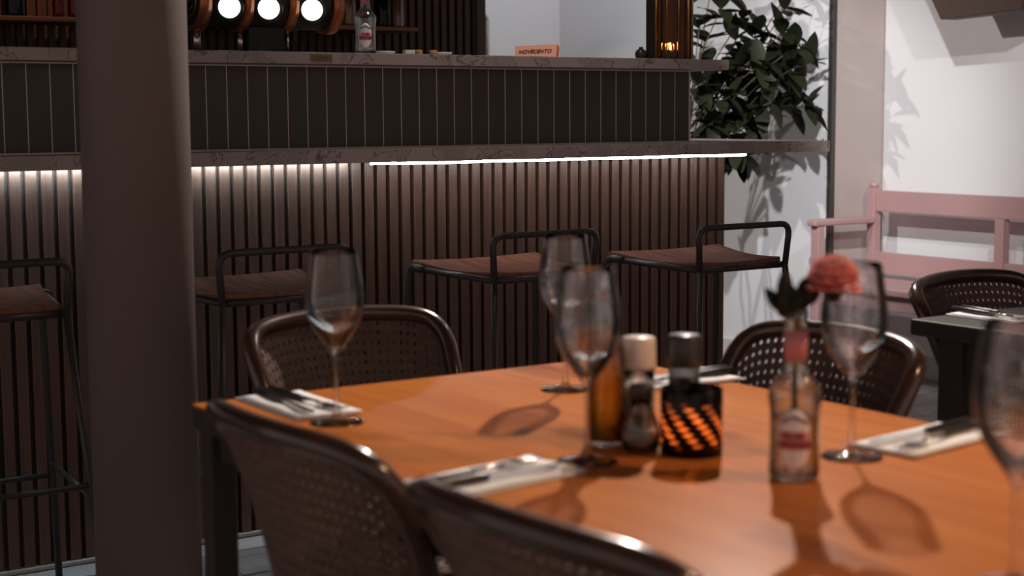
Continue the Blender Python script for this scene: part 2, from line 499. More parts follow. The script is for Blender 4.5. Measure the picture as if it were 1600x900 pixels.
while x > -1.2:
    bbox(m, x-0.0580, x, BY+0.003, BY+0.008, 1.091, 1.318); x -= 0.0607
m.build('wall_tiles', M_tile, bar, bevel=0.0006)
bbox(MB(), -1.2, 3.386, BY-0.003, BY+0.004, 1.086, 1.091).build('tile_edge_strip', M_grout, bar)
bbox(MB(), -1.2, 3.462, 3.93, 4.65, 1.322, 1.355).build('marble_counter_top', M_marble, bar, bevel=0.002)
pl = bbox(MB(), 1.945, 2.010, 3.9285, 3.9299, 1.329, 1.349).build('brass_plate', M_plate, bar)

led = bpy.data.objects.new('led_strip', None); C.objects.link(led); led.parent = bar; led.location = (0, -0.08, 1.040)
bbox(MB(), -1.2, 2.10, BY-0.028, BY-0.0255, 1.0485, 1.0595).build('added_led_shield', M_black, bar)  # added unseen black strip, keeps the LED light on the slats
m = MB(); m.box(-3.1, 0.10, 0.056, 0.059, 0.0105, 0.0185); m.build('light_strip', E_led, led)
pts = [(x-2.0, -0.030, (0.0045 if x > 2.2 else 0.006)-0.0012*sin((x-2.2)*9)**2) for x in [2.12+0.047*i for i in range(31)]]
m = MB(); m.tube(pts, 0.0032, 6)
m.build('loose_light_strip', E_led2, led)

# ------------------------------------------------------------------ text
def text_mesh(name, body, size, mat, parent, M, extrude=0.0006, shear=0.0, bold=0.0, space=1.0):
    cu = bpy.data.curves.new(name, 'FONT'); cu.body = body; cu.size = size
    cu.align_x = 'CENTER'; cu.align_y = 'CENTER'; cu.extrude = extrude; cu.shear = shear; cu.offset = bold; cu.space_character = space
    o = bpy.data.objects.new(name+'_source', cu); C.objects.link(o)
    dg = bpy.context.evaluated_depsgraph_get(); dg.update()
    me = bpy.data.meshes.new_from_object(o.evaluated_get(dg))
    bpy.data.objects.remove(o)
    me.materials.clear(); me.materials.append(mat)
    return me


def text_obj(name, body, size, mat, parent, M, wrap=None, **k):
    me = text_mesh(name, body, size, mat, parent, M, **k)
    for v in me.vertices:
        p = v.co.copy()
        if wrap: p = wrap(p)
        v.co = M @ p
    me.name = name
    o = bpy.data.objects.new(name, me); C.objects.link(o)
    if parent: o.parent = parent
    return o


MX = Matrix.Rotation(R(90), 4, 'X')
m = MB()
for k, wd in ((0, 0.020), (1, 0.024)):
    for j in range(7): bbox(m, 1.9775-wd+j*wd*2/7, 1.9775-wd+j*wd*2/7+wd*0.16, 3.9281, 3.9285, 1.3405-0.005*k, 1.3425-0.005*k)
m.build('worn_engraving', M_ink, pl)

# ------------------------------------------------------------------ bar stools
def make_stool(label):
    t = empty('bar_stool', (0, 0, 0), label, 'bar stool', 'bar stools along the slatted bar')
    bw, fw, D, zb, zf = 0.150, 0.208, 0.335, 0.770, 0.782
    # seat: curved ply, front edge rolls down
    rows = []
    n = 14
    for j in range(n+1):
        v = j/n
        hw = bw+(fw-bw)*v
        y = D*v
        z = zb+(zf-zb)*v - 0.010*sin(pi*v)
        rows.append((hw, y, z))
    rows += [(fw+0.001, D+0.014, zf-0.006), (fw, D+0.022, zf-0.018), (fw-0.002, D+0.025, zf-0.034)]
    nu = 12
    v = []; f = []
    for hw, y, z in rows:
        for i in range(nu+1):
            u = -1+2*i/nu
            v.append((hw*u, y, z-0.006*(1-u*u)))
    for j in range(len(rows)-1):
        for i in range(nu):
            a = j*(nu+1)+i
            f.append((a, a+1, a+nu+2, a+nu+1))
    o = MB().add(v, f, True).build('seat', M_seat, t)
    md = o.modifiers.new('thickness', 'SOLIDIFY'); md.thickness = 0.014; md.offset = -1
    md = o.modifiers.new('bevel', 'BEVEL'); md.width = 0.003; md.segments = 2
    # seat frame of tube
    r = 0.009
    zz = -0.024
    fr = [(-bw-0.004, 0, zb+zz), (bw+0.004, 0, zb+zz)]
    m = MB(); m.tube(fr, r, 8)
    for s in (-1, 1):
        m.tube([(s*(bw+0.006), -0.004, zb+zz), (s*(fw+0.004), D, zf+zz)], r, 8)
    m.tube([(-fw, D, zf+zz), (fw, D, zf+zz)], r, 8)
    m.build('seat_frame', M_black, t)
    # back rail with its posts
    hb = bw+0.010
    rail = fillet([(-hb, -0.008, zb-0.030), (-hb-0.010, -0.016, zb+0.095), (hb+0.010, -0.016, zb+0.095), (hb, -0.008, zb-0.030)], 0.035, 6)
    MB().tube(rail, r, 10).build('back_rail', M_black, t)
    # legs
    feet = {}
    for s in (-1, 1):
        top = (s*hb, -0.008, zb-0.020); ft = (s*(hb+0.055), -0.075, 0.010)
        MB().tube([top, ft], r, 8).tube([(ft[0], ft[1], 0.0), (ft[0], ft[1], 0.012)], 0.012, 8).build('leg', M_black, t)
        feet[(s, 0)] = (Vector(top), Vector(ft))
    for s in (-1, 1):
        top = (s*(fw+0.003), D+0.012, zf-0.018); ft = (s*(fw+0.035), D+0.055, 0.010)
        pts = fillet([(s*(fw+0.002), D-0.06, zf-0.022), top, ft], 0.03, 5)
        MB().tube(pts, r, 8).tube([(ft[0], ft[1], 0.0), (ft[0], ft[1], 0.012)], 0.012, 8).build('leg', M_black, t)
        feet[(s, 1)] = (Vector(top), Vector(ft))

    def at(k, z):
        a, b = feet[k]; q = (a.z-z)/(a.z-b.z); return a.lerp(b, q)
    m = MB()
    m.tube([at((-1, 1), 0.30), at((1, 1), 0.30)], 0.007, 8)
    m.tube([at((-1, 0), 0.36), at((1, 0), 0.36)], 0.007, 8)
    for s in (-1, 1): m.tube([at((s, 0), 0.33), at((s, 1), 0.33)], 0.007, 8)
    m.build('footrest', M_black, t)
    return t


stools = [((0.925, 3.44), 0, 'black tube-framed stool with wooden seat at the left of the round column'),
          ((1.598, 3.40), 0, 'wooden-seated stool half hidden behind the right side of the round column'),
          ((2.378, 3.44), 0, 'wooden-seated stool in the middle of the bar, seen behind two wine glasses'),
          ((2.985, 3.330), 0, 'wooden-seated stool at the right end of the bar, beside the white wall')]
st0 = make_stool(stools[0][2])
for i, ((x, y), a, lb) in enumerate(stools):
    o = st0 if i == 0 else copy_tree(st0)
    o.location = (x, y, 0); o.rotation_euler = (0, 0, R(a)); o['label'] = lb

# ------------------------------------------------------------------ cane chairs (local: faces +Y, backrest on -Y side)
def back_curve(u, v):
    """u -1..1 round the back, v 0..1 up; returns the point on the backrest surface"""
    th = u*R(80)
    zt = 0.803+0.015*cos(u*pi/2)**1.5
    zedge = 0.46+(zt-0.46)*(1-abs(u)**6.6)**0.5
    z = 0.46+(zedge-0.46)*v
    fl = (z-0.803)/0.343
    rx, ry = 0.236+fl*0.022, 0.112+fl*0.01
    q = max(0.0, min(1.0, (0.80-z)/0.34))
    tp = 1.0-0.22*(1-(1-q)**2)          # the back narrows towards the seat
    return Vector((rx*sin(th)*tp, -ry*cos(th)+0.062*(1-(1-q)**2), z))


def make_chair(label):
    t = empty('cane_chair', (0, 0, 0), label, 'chair', 'cane dining chairs')
    # cane panel with real holes
    nu, nv = 38, 20
    v = []; f = []
    U0 = 0.965
    k = 0.235
    for i in range(nu):
        for j in range(nv):
            u0 = -U0+2*U0*i/nu; u1 = -U0+2*U0*(i+1)/nu
            v0 = j/nv*0.97; v1 = (j+1)/nv*0.97
            c = [back_curve(u0, v0), back_curve(u1, v0), back_curve(u1, v1), back_curve(u0, v1)]
            b = len(v)
            def q(a, bb_):
                return c[0]*(1-a)*(1-bb_)+c[1]*a*(1-bb_)+c[2]*a*bb_+c[3]*(1-a)*bb_
            v += c
            for a in range(8):
                an = R(22.5+45*a)+pi
                v.append(q(0.5+k*cos(an), 0.5+k*sin(an)))
            f += [(b, b+4, b+11), (b, b+5, b+4), (b, b+1, b+6, b+5), (b+1, b+7, b+6), (b+1, b+2, b+8, b+7),
                  (b+2, b+9, b+8), (b+2, b+3, b+10, b+9), (b+3, b+11, b+10), (b+3, b, b+11)]
            f[-9] = (b, b+4, b+11)
    MB().add(v, f, False).build('backrest', M_cane, t, solid=0.004)
    # frame round the back
    pts = [back_curve(-1, 0)]
    us = [-1+0.0*i for i in range(1)]
    arc = []
    n = 44
    for i in range(n+1):
        s = -1+2*i/n
        u = s if abs(s) < 0.8 else math.copysign(0.8+0.2*sin((abs(s)-0.8)/0.2*pi/2), s)
        arc.append(back_curve(u, 1))
    arc[0] = back_curve(-1, 0); arc[-1] = back_curve(1, 0)
    # fill the drop at both ends smoothly
    path = []
    a, b = arc[0], arc[1]
    L = [Vector((a.x, a.y, a.z-0.02)), a, a.lerp(b, .35), a.lerp(b, .7)] + arc[1:-1]
    c, d = arc[-2], arc[-1]
    L += [c.lerp(d, .3), c.lerp(d, .65), d, Vector((d.x, d.y, d.z-0.02))]
    MB().tube(L, 0.0155, 12).build('back_frame', M_frame, t)
    # low rail under the cane
    MB().tube([back_curve(-1+2*i/24, 0) for i in range(25)], 0.012, 8).build('lower_rail', M_frame, t)
    # seat ring and cane seat
    ring = []
    for i in range(32):
        a = 2*pi*i/32
        ring.append((0.215*cos(a)*(1-0.06*sin(a)), 0.165+0.205*sin(a), 0.445))
    MB().tube(ring, 0.016, 8, closed=True).build('seat_frame', M_frame, t)
    g = MB(); n = 20
    for i in range(n):
        for j in range(n):
            x0 = -0.205+0.41*i/n; y0 = 0.165-0.205+0.41*j/n; d = 0.41/n
            if math.hypot(x0+d/2, (y0+d/2-0.165)*1.05) > 0.205: continue
            c = [(x0, y0), (x0+d, y0), (x0+d, y0+d), (x0, y0+d)]
            vv = [(p[0], p[1], 0.450) for p in c]
            for a in range(8):
                an = R(22.5+45*a)+pi
                vv.append((x0+d*(0.5+k*cos(an)), y0+d*(0.5+k*sin(an)), 0.450))
            g.add(vv, [(0, 4, 11), (0, 5, 4), (0, 1, 6, 5), (1, 7, 6), (1, 2, 8, 7), (2, 9, 8), (2, 3, 10, 9), (3, 11, 10), (3, 0, 11)])
    g.build('seat', M_cane, t, solid=0.004)
    for sx in (-1, 1):
        MB().tube([(sx*0.150, 0.015, 0.44), (sx*0.175, -0.04, 0.0)], 0.014, 10, rad=[0.016, 0.011]).build('leg', M_frame, t)
        MB().tube([(sx*0.150, 0.305, 0.44), (sx*0.18, 0.35, 0.0)], 0.014, 10, rad=[0.016, 0.011]).build('leg', M_frame, t)
        MB().tube([Vector((sx*0.190, 0.09, 0.445)), back_curve(sx*0.9, 0.02)], 0.010, 8).build('arm_brace', M_frame, t)
    st = []
    for i in range(28):
        a = 2*pi*i/28
        st.append((0.155*cos(a), 0.155+0.165*sin(a), 0.20))
    MB().tube(st, 0.008, 8, closed=True).build('stretcher_ring', M_frame, t)
    return t


# (centre x, y, direction it faces)
chairs = [((1.305, 2.446), 183, 'brown cane chair at the far short end of the orange table'),
          ((1.770, 1.833), 90, 'brown cane chair behind the flower vase and its pink flower'),
          ((0.862, 1.695), -88, 'dark cane chair seen from behind, just right of the column'),
          ((0.860, 1.165), -86, 'dark blurred cane chair nearest the camera, at the bottom edge'),
          ((2.732, 2.225), 182, 'brown cane chair drawn up to the small black table')]
ch0 = make_chair(chairs[0][2])
for i, ((x, y), a, lb) in enumerate(chairs):
    o = ch0 if i == 0 else copy_tree(ch0)
    o.location = (x, y, 0); o.rotation_euler = (0, 0, R(a)); o['label'] = lb

# ------------------------------------------------------------------ big table
TX0, TX1, TY0, TY1 = 0.885, 1.673, 0.35, 2.21
tb = empty('dining_table', (1.279, 1.28, 0), 'long orange-toned oak table with dark edges set with wine glasses', 'table')
MB().box(TX0-1.279, TX1-1.279, TY0-1.28, TY1-1.28, 0.746, 0.750).build('table_top', M_table, tb)
MB().box(TX0-1.279, TX1-1.279, TY0-1.28, TY1-1.28, 0.712, 0.7459).build('top_edge', M_blackwood, tb, bevel=0.003)
m = MB()
ap = 0.022
for (x0, x1, y0, y1) in ((TX0+ap, TX1-ap, TY0+ap, TY0+ap+0.02), (TX0+ap, TX1-ap, TY1-ap-0.02, TY1-ap), (TX0+ap, TX0+ap+0.02, TY0+ap, TY1-ap), (TX1-ap-0.02, TX1-ap, TY0+ap, TY1-ap)):
    m.box(x0-1.279, x1-1.279, y0-1.28, y1-1.28, 0.670, 0.712)
m.build('apron', M_blackwood, tb)
for x in (TX0+0.008, TX1-0.048):
    for y in (TY0+0.008, TY1-0.048):
        MB().box(x-1.279, x+0.040-1.279, y-1.28, y+0.040-1.28, 0, 0.712).build('leg', M_blackwood, tb, bevel=0.002)

# small black table
SX, SY, SZ = 2.41, 2.18, 0.765
t2 = empty('small_table', (SX+0.35, SY-0.42, 0), 'small black table at the right edge, before the pink bench', 'table')
MB().box(-0.35, 0.35, -0.42, 0.42, SZ-0.033, SZ).build('table_top', M_blackwood, t2, bevel=0.004)
m = MB()
for (x0, x1, y0, y1) in ((-0.30, 0.30, -0.37, -0.35), (-0.30, 0.30, 0.35, 0.37), (-0.30, -0.28, -0.37, 0.37), (0.28, 0.30, -0.37, 0.37)):
    m.box(x0, x1, y0, y1, SZ-0.11, SZ-0.033)
m.build('apron', M_blackwood, t2)
for x in (-0.312, 0.252):
    for y in (-0.382, 0.318):
        MB().box(x, x+0.06, y, y+0.06, 0, SZ-0.033).build('leg', M_blackwood, t2, bevel=0.003)

# ------------------------------------------------------------------ wine glasses
def make_wine_glass(label):
    t = empty('wine_glass', (0, 0, 0), label, 'wine glass', 'stemmed wine glasses on the orange table')
    outer = [(0.0001, 0.0), (0.0360, 0.0), (0.0372, 0.0012), (0.0360, 0.0024), (0.022, 0.0042), (0.010, 0.0070), (0.0052, 0.0120), (0.0038, 0.022), (0.0034, 0.05),
             (0.0035, 0.082), (0.0048, 0.095), (0.0090, 0.103), (0.0190, 0.116), (0.0310, 0.134), (0.0385, 0.153), (0.0412, 0.172), (0.0402, 0.192), (0.0370, 0.215), (0.0325, 0.245)]
    inner = [(0.0313, 0.245), (0.0358, 0.215), (0.0390, 0.192), (0.0400, 0.172), (0.0372, 0.154), (0.0296, 0.136), (0.0175, 0.119), (0.0080, 0.108), (0.0001, 0.105)]

    def smooth(p):
        out = []
        for i in range(len(p)-1):
            p0 = p[max(i-1, 0)]; p1 = p[i]; p2 = p[i+1]; p3 = p[min(i+2, len(p)-1)]
            for k in range(3):
                s = k/3
                q = [0.5*((2*p1[j])+(-p0[j]+p2[j])*s+(2*p0[j]-5*p1[j]+4*p2[j]-p3[j])*s*s+(-p0[j]+3*p1[j]-3*p2[j]+p3[j])*s**3) for j in (0, 1)]
                out.append((max(q[0], 0.0001), max(q[1], 0.0)))
        out.append(p[-1]); return out
    MB().lathe(smooth(outer)+smooth(inner), 48).build('bowl_and_stem', M_glass, t)
    return t


glasses = [((0.997, 1.955), 'stemmed wine glass at the far left, standing beside the leftmost cutlery'),
           ((1.413, 1.983), 'stemmed wine glass farthest back on the table, behind the oil bottle'),
           ((1.135, 1.546), 'stemmed wine glass just left of the amber oil bottle'),
           ((1.424, 1.379), 'stemmed wine glass right behind the pink flower'),
           ((1.145, 0.905), 'large blurred wine glass cut off by the right edge')]
g0 = make_wine_glass(glasses[0][1])
for i, ((x, y), lb) in enumerate(glasses):
    o = g0 if i == 0 else copy_tree(g0)
    o.location = (x, y, 0.7503); o['label'] = lb

# ------------------------------------------------------------------ place settings
def napkin(label, x, y, rz, L_=0.215, W=0.105, z=0.7503):
    o = empty('napkin', (x, y, z), label, 'napkin', 'white folded paper napkins', rz)
    v = []; f = []
    nx, ny = 10, 6
    for layer, zz in ((0, 0.0), (1, 0.0028)):
        mm = MB()
    m = MB()
    for q in (0, 1):
        v = []; f = []
        s = 1.0-0.04*q
        for i in range(nx+1):
            for j in range(ny+1):
                a = -L_/2*s+L_*s*i/nx; b = -W/2*s+W*s*j/ny
                wz = 0.0012+0.0022*q+0.0008*sin(i*1.3+q)*sin(j*1.1)
                if i == 0 or i == nx: wz += 0.0008
                v.append((a+0.004*q, b+0.003*q, wz))
        for i in range(nx):
            for j in range(ny):
                k = i*(ny+1)+j; f.append((k, k+1, k+ny+2, k+ny+1))
        m.add(v, f, True)
    p = m.build('folded_paper', M_napkin, o, solid=0.0012)
    return o


def cutlery(kind, label, x, y, rz, z=0.7560):
    """local +X runs from handle to tip; origin in the middle"""
    o = empty(kind, (x, y, z), label, kind, 'black-handled cutlery on the napkins', rz)
    hm = MB()
    prof = [(-0.105, 0.0045), (-0.100, 0.0078), (-0.06, 0.0072), (-0.01, 0.0052), (-0.004, 0.0045)]
    hm.tube([(a, 0, 0.0028) for a, r in prof], 0.006, 10, rad=[r for a, r in prof], flat=0.55)
    # the flattened side must lie horizontal
    h = hm.build('handle', M_handle, o)
    m = MB()
    if kind == 'knife':
        poly = [(-0.004, -0.004), (0.02, -0.005), (0.085, -0.0095), (0.105, -0.006), (0.112, 0.0), (0.10, 0.0045), (0.02, 0.0045), (-0.004, 0.004)]
        m.prism(poly, 0.0018, 0.0034)
        m.build('blade', M_steel, o)
    else:
        m.tube([(-0.004, 0, 0.0028), (0.03, 0, 0.004), (0.05, 0, 0.003)], 0.003, 8, rad=[0.0042, 0.0026, 0.0036])
        poly = [(0.045, -0.003), (0.055, -0.010), (0.072, -0.0115), (0.072, 0.0115), (0.055, 0.010), (0.045, 0.003)]
        m.prism(poly, 0.0015, 0.0035)
        for k in (-1.5, -0.5, 0.5, 1.5):
            m.tube([(0.070, k*0.0062, 0.0025), (0.095, k*0.0062, 0.0015), (0.112, k*0.0058, 0.0045)], 0.0016, 6, rad=[0.0020, 0.0017, 0.0010])
        m.build('tines', M_steel, o)
    return o


sets = [((1.005, 2.100), -90, 'at the table corner nearest the column'),
        ((0.985, 1.535), 8, 'at the near edge, left of the candle holder'),
        ((1.575, 1.392), 188, 'on the table right of the flower vase'),
        ((1.60, 1.945), 176, 'behind the black grinder')]
for (x, y), a, wh in sets:
    ra = R(a)
    napkin('white folded paper napkin ' + wh, x, y, ra)
    for kind, off, tw in (('fork', 0.016, 5), ('knife', -0.014, -3)):
        cx = x-sin(ra)*off-cos(ra)*0.012; cy = y+cos(ra)*off-sin(ra)*0.012
        cutlery(kind, 'black-handled steel ' + kind + ' on the napkin ' + wh, cx, cy, ra+R(tw))
napkin('white folded paper napkin on the small black table', 2.555, 2.085, R(-90), 0.18, 0.09, z=0.7653)
cutlery('fork', 'black-handled steel fork on the small black table', 2.545, 2.085, R(-90), z=0.771)
cutlery('knife', 'black-handled steel knife on the small black table', 2.572, 2.085, R(-90), z=0.771)

# ------------------------------------------------------------------ lemonade bottles
def bottle_profile():
    out = [(0.0001, 0.0), (0.026, 0.0), (0.0295, 0.004), (0.0300, 0.012), (0.0288, 0.030), (0.0285, 0.060), (0.0298, 0.085), (0.0318, 0.100), (0.0310, 0.108),
           (0.0240, 0.118), (0.0165, 0.126), (0.0140, 0.136), (0.0132, 0.160), (0.0132, 0.188), (0.0150, 0.190), (0.0150, 0.200), (0.0128, 0.204)]
    inn = [(r-0.0022, z) for r, z in out[::-1][:-3]]
    inn = [(max(r, 0.0001), z) for r, z in inn] + [(0.024, 0.006), (0.0001, 0.006)]
    return out+inn


def label_patch(parent, face, r, z0, name='label', mat=None, half=0.62, oval=True, zc=0.052, hz=0.036):
    m = MB(); v = []; f = []
    n = 24; rings = 6
    v.append((r*cos(face), r*sin(face), zc))
    for q in range(1, rings+1):
        for k in range(n):
            a = 2*pi*k/n
            th = face+half*q/rings*cos(a); z = zc+hz*q/rings*sin(a)
            v.append((r*cos(th), r*sin(th), z))
    for k in range(n): f.append((0, 1+k, 1+(k+1) % n))
    for q in range(rings-1):
        for k in range(n):
            a = 1+q*n+k; b = 1+q*n+(k+1) % n
            f.append((a, b, b+n, a+n))
    m.add(v, f, True)
    return m.build(name, mat or M_paper, parent, solid=0.0004)


def band_patch(parent, face, r, z0, z1, half, name, mat):
    v = []; f = []; n = 14
    for i in range(n+1):
        th = face-half+2*half*i/n
        v += [(r*cos(th), r*sin(th), z0), (r*cos(th), r*sin(th), z1)]
    for i in range(n): f.append((2*i, 2*i+2, 2*i+3, 2*i+1))
    return MB().add(v, f, True).build(name, mat, parent, solid=0.0004)


def wrap_text(parent, body, size, face, r, z, mat, name, bold=0.0, arc=None):
    def wr(p):
        x, y = p.x, p.y
        if arc:
            a = x/arc; rr = arc+y
            x, y = rr*sin(a), rr*cos(a)
        th = face + x/r
        return Vector(((r+p.z)*cos(th), (r+p.z)*sin(th), z+y))
    return text_obj(name, body, size, mat, parent, Matrix.Identity(4), wrap=wr, extrude=0.0003, bold=bold)


def lemonade_bottle(name, loc, label, cat, face, full):
    t = empty(name, loc, label, cat)
    MB().lathe(bottle_profile(), 40).build('glass', M_bottle, t)
    lb = label_patch(t, face, 0.0302, 0)
    band_patch(lb, face, 0.0306, 0.040, 0.062, 0.60, 'pink_band', M_pinklabel)
    wrap_text(lb, 'ROSE', 0.0095, face, 0.0311, 0.0565, M_redink, 'lettering', 0.0004)
    wrap_text(lb, 'LEMONADE', 0.0085, face, 0.0311, 0.0462, M_redink, 'lettering', 0.0004)
    wrap_text(lb, 'FENTIMANS', 0.0062, face, 0.0307, 0.0585, M_ink, 'lettering', 0.0002, arc=0.0190)
    band_patch(t, face, 0.0142, 0.142, 0.178, 1.2, 'neck_label', M_pinklabel)
    if full:
        MB().lathe([(0.0001, 0.007), (0.0265, 0.007), (0.026, 0.03), (0.026, 0.06), (0.027, 0.075), (0.0001, 0.075)], 32).build('water', M_water, t)
    return t


face0 = math.atan2(-4.02, -2.16)
b1 = lemonade_bottle('lemonade_bottle', (2.17, 4.03, 1.3553), 'clear lemonade bottle with a pink and white label on the marble bar top', 'bottle', face0, False)
face1 = math.atan2(-1.33, -1.27)
vase = lemonade_bottle('bottle_vase', (1.283, 1.335, 0.7503), 'clear labelled bottle used as a vase on the orange table', 'vase', face1, True)

# ------------------------------------------------------------------ pink carnation and sprig in the vase
def leaf_mesh(m, base, d, up, L_, W, curl=0.25, n=5, fold=0.15):
    d = Vector(d).normalized(); up = Vector(up)
    side = d.cross(up); side = side.normalized() if side.length > 1e-4 else d.orthogonal().normalized()
    nrm = side.cross(d).normalized()
    v = []; f = []
    for i in range(n+1):
        t = i/n
        wd = W*(sin(pi*min(t**0.75, 1))**0.8 if 0 < t < 1 else 0.02)*(0.75+0.45*t)
        c = Vector(base)+d*(L_*t)-nrm*(curl*L_*t*t)
        v += [c-side*wd/2+nrm*fold*wd, c, c+side*wd/2+nrm*fold*wd]
    for i in range(n):
        a = 3*i
        f += [(a, a+1, a+4, a+3), (a+1, a+2, a+5, a+4)]
    m.add(v, f, True)


vb = Vector((1.283, 1.335, 0.7503))
fl_pos = P(1303, 436, (1.283*CF.x+1.335*CF.y)/(CF.x**2+CF.y**2)*0.992)-vb
fl = empty('carnation', vb, 'coral pink carnation standing in the bottle vase', 'flower')
st = [Vector((0.004, -0.002, 0.012)), Vector((0.0, 0.0, 0.12)), Vector((0.003, -0.002, 0.195)), fl_pos*0.6+Vector((0.002, 0, 0.095)), fl_pos-Vector((0, 0, 0.022))]
MB().tube(st, 0.0022, 8).build('stem', M_stem, fl)
m = MB()
rnd = random.Random(3)
for ring, (cnt, tilt, L_, W) in enumerate(((9, 92, 0.032, 0.027), (11, 68, 0.036, 0.027), (11, 48, 0.038, 0.026), (10, 30, 0.040, 0.024), (7, 12, 0.041, 0.020))):
    for k in range(cnt):
        a = 2*pi*k/cnt+ring*0.5+rnd.uniform(-.15, .15); tl = R(tilt+rnd.uniform(-8, 8))
        d = Vector((sin(tl)*cos(a), sin(tl)*sin(a), cos(tl)))
        up = Vector((-cos(tl)*cos(a), -cos(tl)*sin(a), sin(tl)))
        # ruffled petal
        side = d.cross(up).normalized(); n = 6; v = []; f = []
        base = fl_pos-Vector((0, 0, 0.012))
        for i in range(n+1):
            s = i/n; wd = W*(0.25+0.95*s)
            for j in range(5):
                q = (j-2)/2
                c = base+d*(L_*s*(1-0.10*q*q*s))+side*(wd/2*q)+up*(0.10*L_*s*s+0.0028*s*s*sin(j*2.6+k+i))
                v.append(c)
        for i in range(n):
            for j in range(4):
                b = i*5+j; f.append((b, b+1, b+6, b+5))
        m.add(v, f, True)
m.build('petals', M_petal, fl, solid=0.0006)
m = MB(); m.lathe([(0.0001, 0), (0.006, 0.001), (0.009, 0.010), (0.010, 0.022)], 12, Matrix.Translation(fl_pos-Vector((0, 0, 0.028))))
m.build('calyx', M_leaf, fl)

sp = empty('leafy_sprig', vb, 'small green leafy sprig in the bottle vase, left of the pink carnation', 'sprig')
sp_pos = P(1226, 470, (1.283*CF.x+1.335*CF.y)/(CF.x**2+CF.y**2)*0.992)-vb
MB().tube([Vector((-0.005, 0.003, 0.012)), Vector((0.0, 0.0, 0.15)), Vector((-0.001, 0.001, 0.2)), sp_pos], 0.0018, 8).build('stem', M_stem, sp)
m = MB()
er = Vector((CR.x, CR.y, 0))
for off, dd, L_, W in (((0, 0, -0.012), (0, 0, 1), 0.050, 0.022), ((0, 0, -0.015), (-0.55, 0, 0.75), 0.038, 0.018), ((0, 0, -0.016), (0.6, 0, 0.7), 0.038, 0.016),
                       ((0, 0, -0.014), (0.1, 0.5, 0.8), 0.036, 0.018), ((0, 0, -0.020), (-0.2, -0.5, 0.7), 0.034, 0.018)):
    d = er*dd[0]+Vector((CF.x, CF.y, 0))*dd[1]+Vector((0, 0, dd[2]))
    leaf_mesh(m, sp_pos+Vector(off), d, -Vector((CF.x, CF.y, -0.3)), L_, W, 0.1)
for off, dd in ((0.030, (0.5, 0, 0.6)), (0.018, (-0.3, 0.3, 0.7)), (0.010, (0.2, -0.4, 0.7)), (0.020, (0.8, 0.2, 0.5)), (0.005, (-0.5, -0.2, 0.6))):
    d = er*dd[0]+Vector((CF.x, CF.y, 0))*dd[1]+Vector((0, 0, dd[2]))
    leaf_mesh(m, Vector((0, 0, 0.185+off)), d, -Vector((CF.x, CF.y, -0.3)), 0.038, 0.020, 0.1)
m.build('leaves', M_leaf, sp, solid=0.0005)

# ------------------------------------------------------------------ cruet group and candle
oil = empty('oil_bottle', (1.222, 1.622, 0.7503), 'tall clear bottle of amber olive oil on the table', 'bottle')
op = [(0.0001, 0), (0.024, 0), (0.0255, 0.003), (0.0255, 0.118), (0.020, 0.138), (0.0125, 0.152), (0.0115, 0.185), (0.0145, 0.188), (0.0145, 0.200), (0.0110, 0.202)]
oi = [(0.0090, 0.202), (0.0092, 0.185), (0.0100, 0.153), (0.0180, 0.137), (0.0232, 0.117), (0.0232, 0.006), (0.0001, 0.006)]
MB().lathe(op+oi, 32).build('glass', M_bottle, oil)
MB().lathe([(0.0001, 0.0065), (0.0228, 0.0065), (0.0228, 0.117), (0.0200, 0.128), (0.0001, 0.128)], 32).build('oil', M_oil, oil)
MB().lathe([(0.0001, 0.196), (0.0088, 0.196), (0.0075, 0.214), (0.0035, 0.222), (0.0035, 0.236), (0.0001, 0.236)], 16).build('pourer', M_steel, oil)

sg = empty('grinder', (1.272, 1.618, 0.7503), 'glass grinder with a cream white cap, between the oil bottle and black grinder', 'grinder', 'table grinders')
MB().lathe([(0.0001, 0), (0.021, 0), (0.021, 0.095), (0.0001, 0.095)], 32).build('glass_body', M_bottle, sg)
MB().lathe([(0.0001, 0.004), (0.0188, 0.004), (0.0188, 0.07), (0.0001, 0.07)], 28).build('salt', M_salt, sg)
MB().lathe([(0.0001, 0.0955), (0.0225, 0.0955), (0.0235, 0.100), (0.0225, 0.133), (0.0205, 0.137), (0.0001, 0.137)], 32).build('cap', M_cap, sg)
pg = empty('grinder', (1.335, 1.600, 0.7503), 'black capped pepper grinder right behind the glowing candle holder', 'grinder', 'table grinders')
MB().lathe([(0.0001, 0), (0.021, 0), (0.021, 0.095), (0.0001, 0.095)], 32).build('glass_body', M_bottle, pg)
MB().lathe([(0.0001, 0.004), (0.0188, 0.004), (0.0188, 0.08), (0.0001, 0.08)], 28).build('peppercorns', M_blackcap, pg)
MB().lathe([(0.0001, 0.0955), (0.0225, 0.0955), (0.0235, 0.100), (0.0225, 0.133), (0.0205, 0.137), (0.0001, 0.137)], 32).build('cap', M_blackcap, pg)

jar = empty('small_jar', (1.232, 1.562, 0.7503), 'small round-bellied glass jar with a black lid before the cream-capped grinder', 'jar')
jo = [(0.0001, 0), (0.020, 0), (0.0235, 0.004), (0.0250, 0.018), (0.0240, 0.032), (0.0185, 0.046), (0.0135, 0.056), (0.0130, 0.066)]
ji = [(0.0112, 0.066), (0.0118, 0.056), (0.0165, 0.046), (0.0220, 0.031), (0.0230, 0.018), (0.0215, 0.006), (0.0001, 0.005)]
MB().lathe(jo+ji, 32).build('glass', M_bottle, jar)
MB().lathe([(0.0001, 0.0055), (0.021, 0.0065), (0.0224, 0.018), (0.0216, 0.026), (0.0001, 0.026)], 28).build('contents', M_salt, jar)
MB().lathe([(0.0001, 0.0665), (0.0148, 0.0665), (0.0150, 0.084), (0.0135, 0.086), (0.0001, 0.086)], 28).build('lid', M_blackcap, jar)


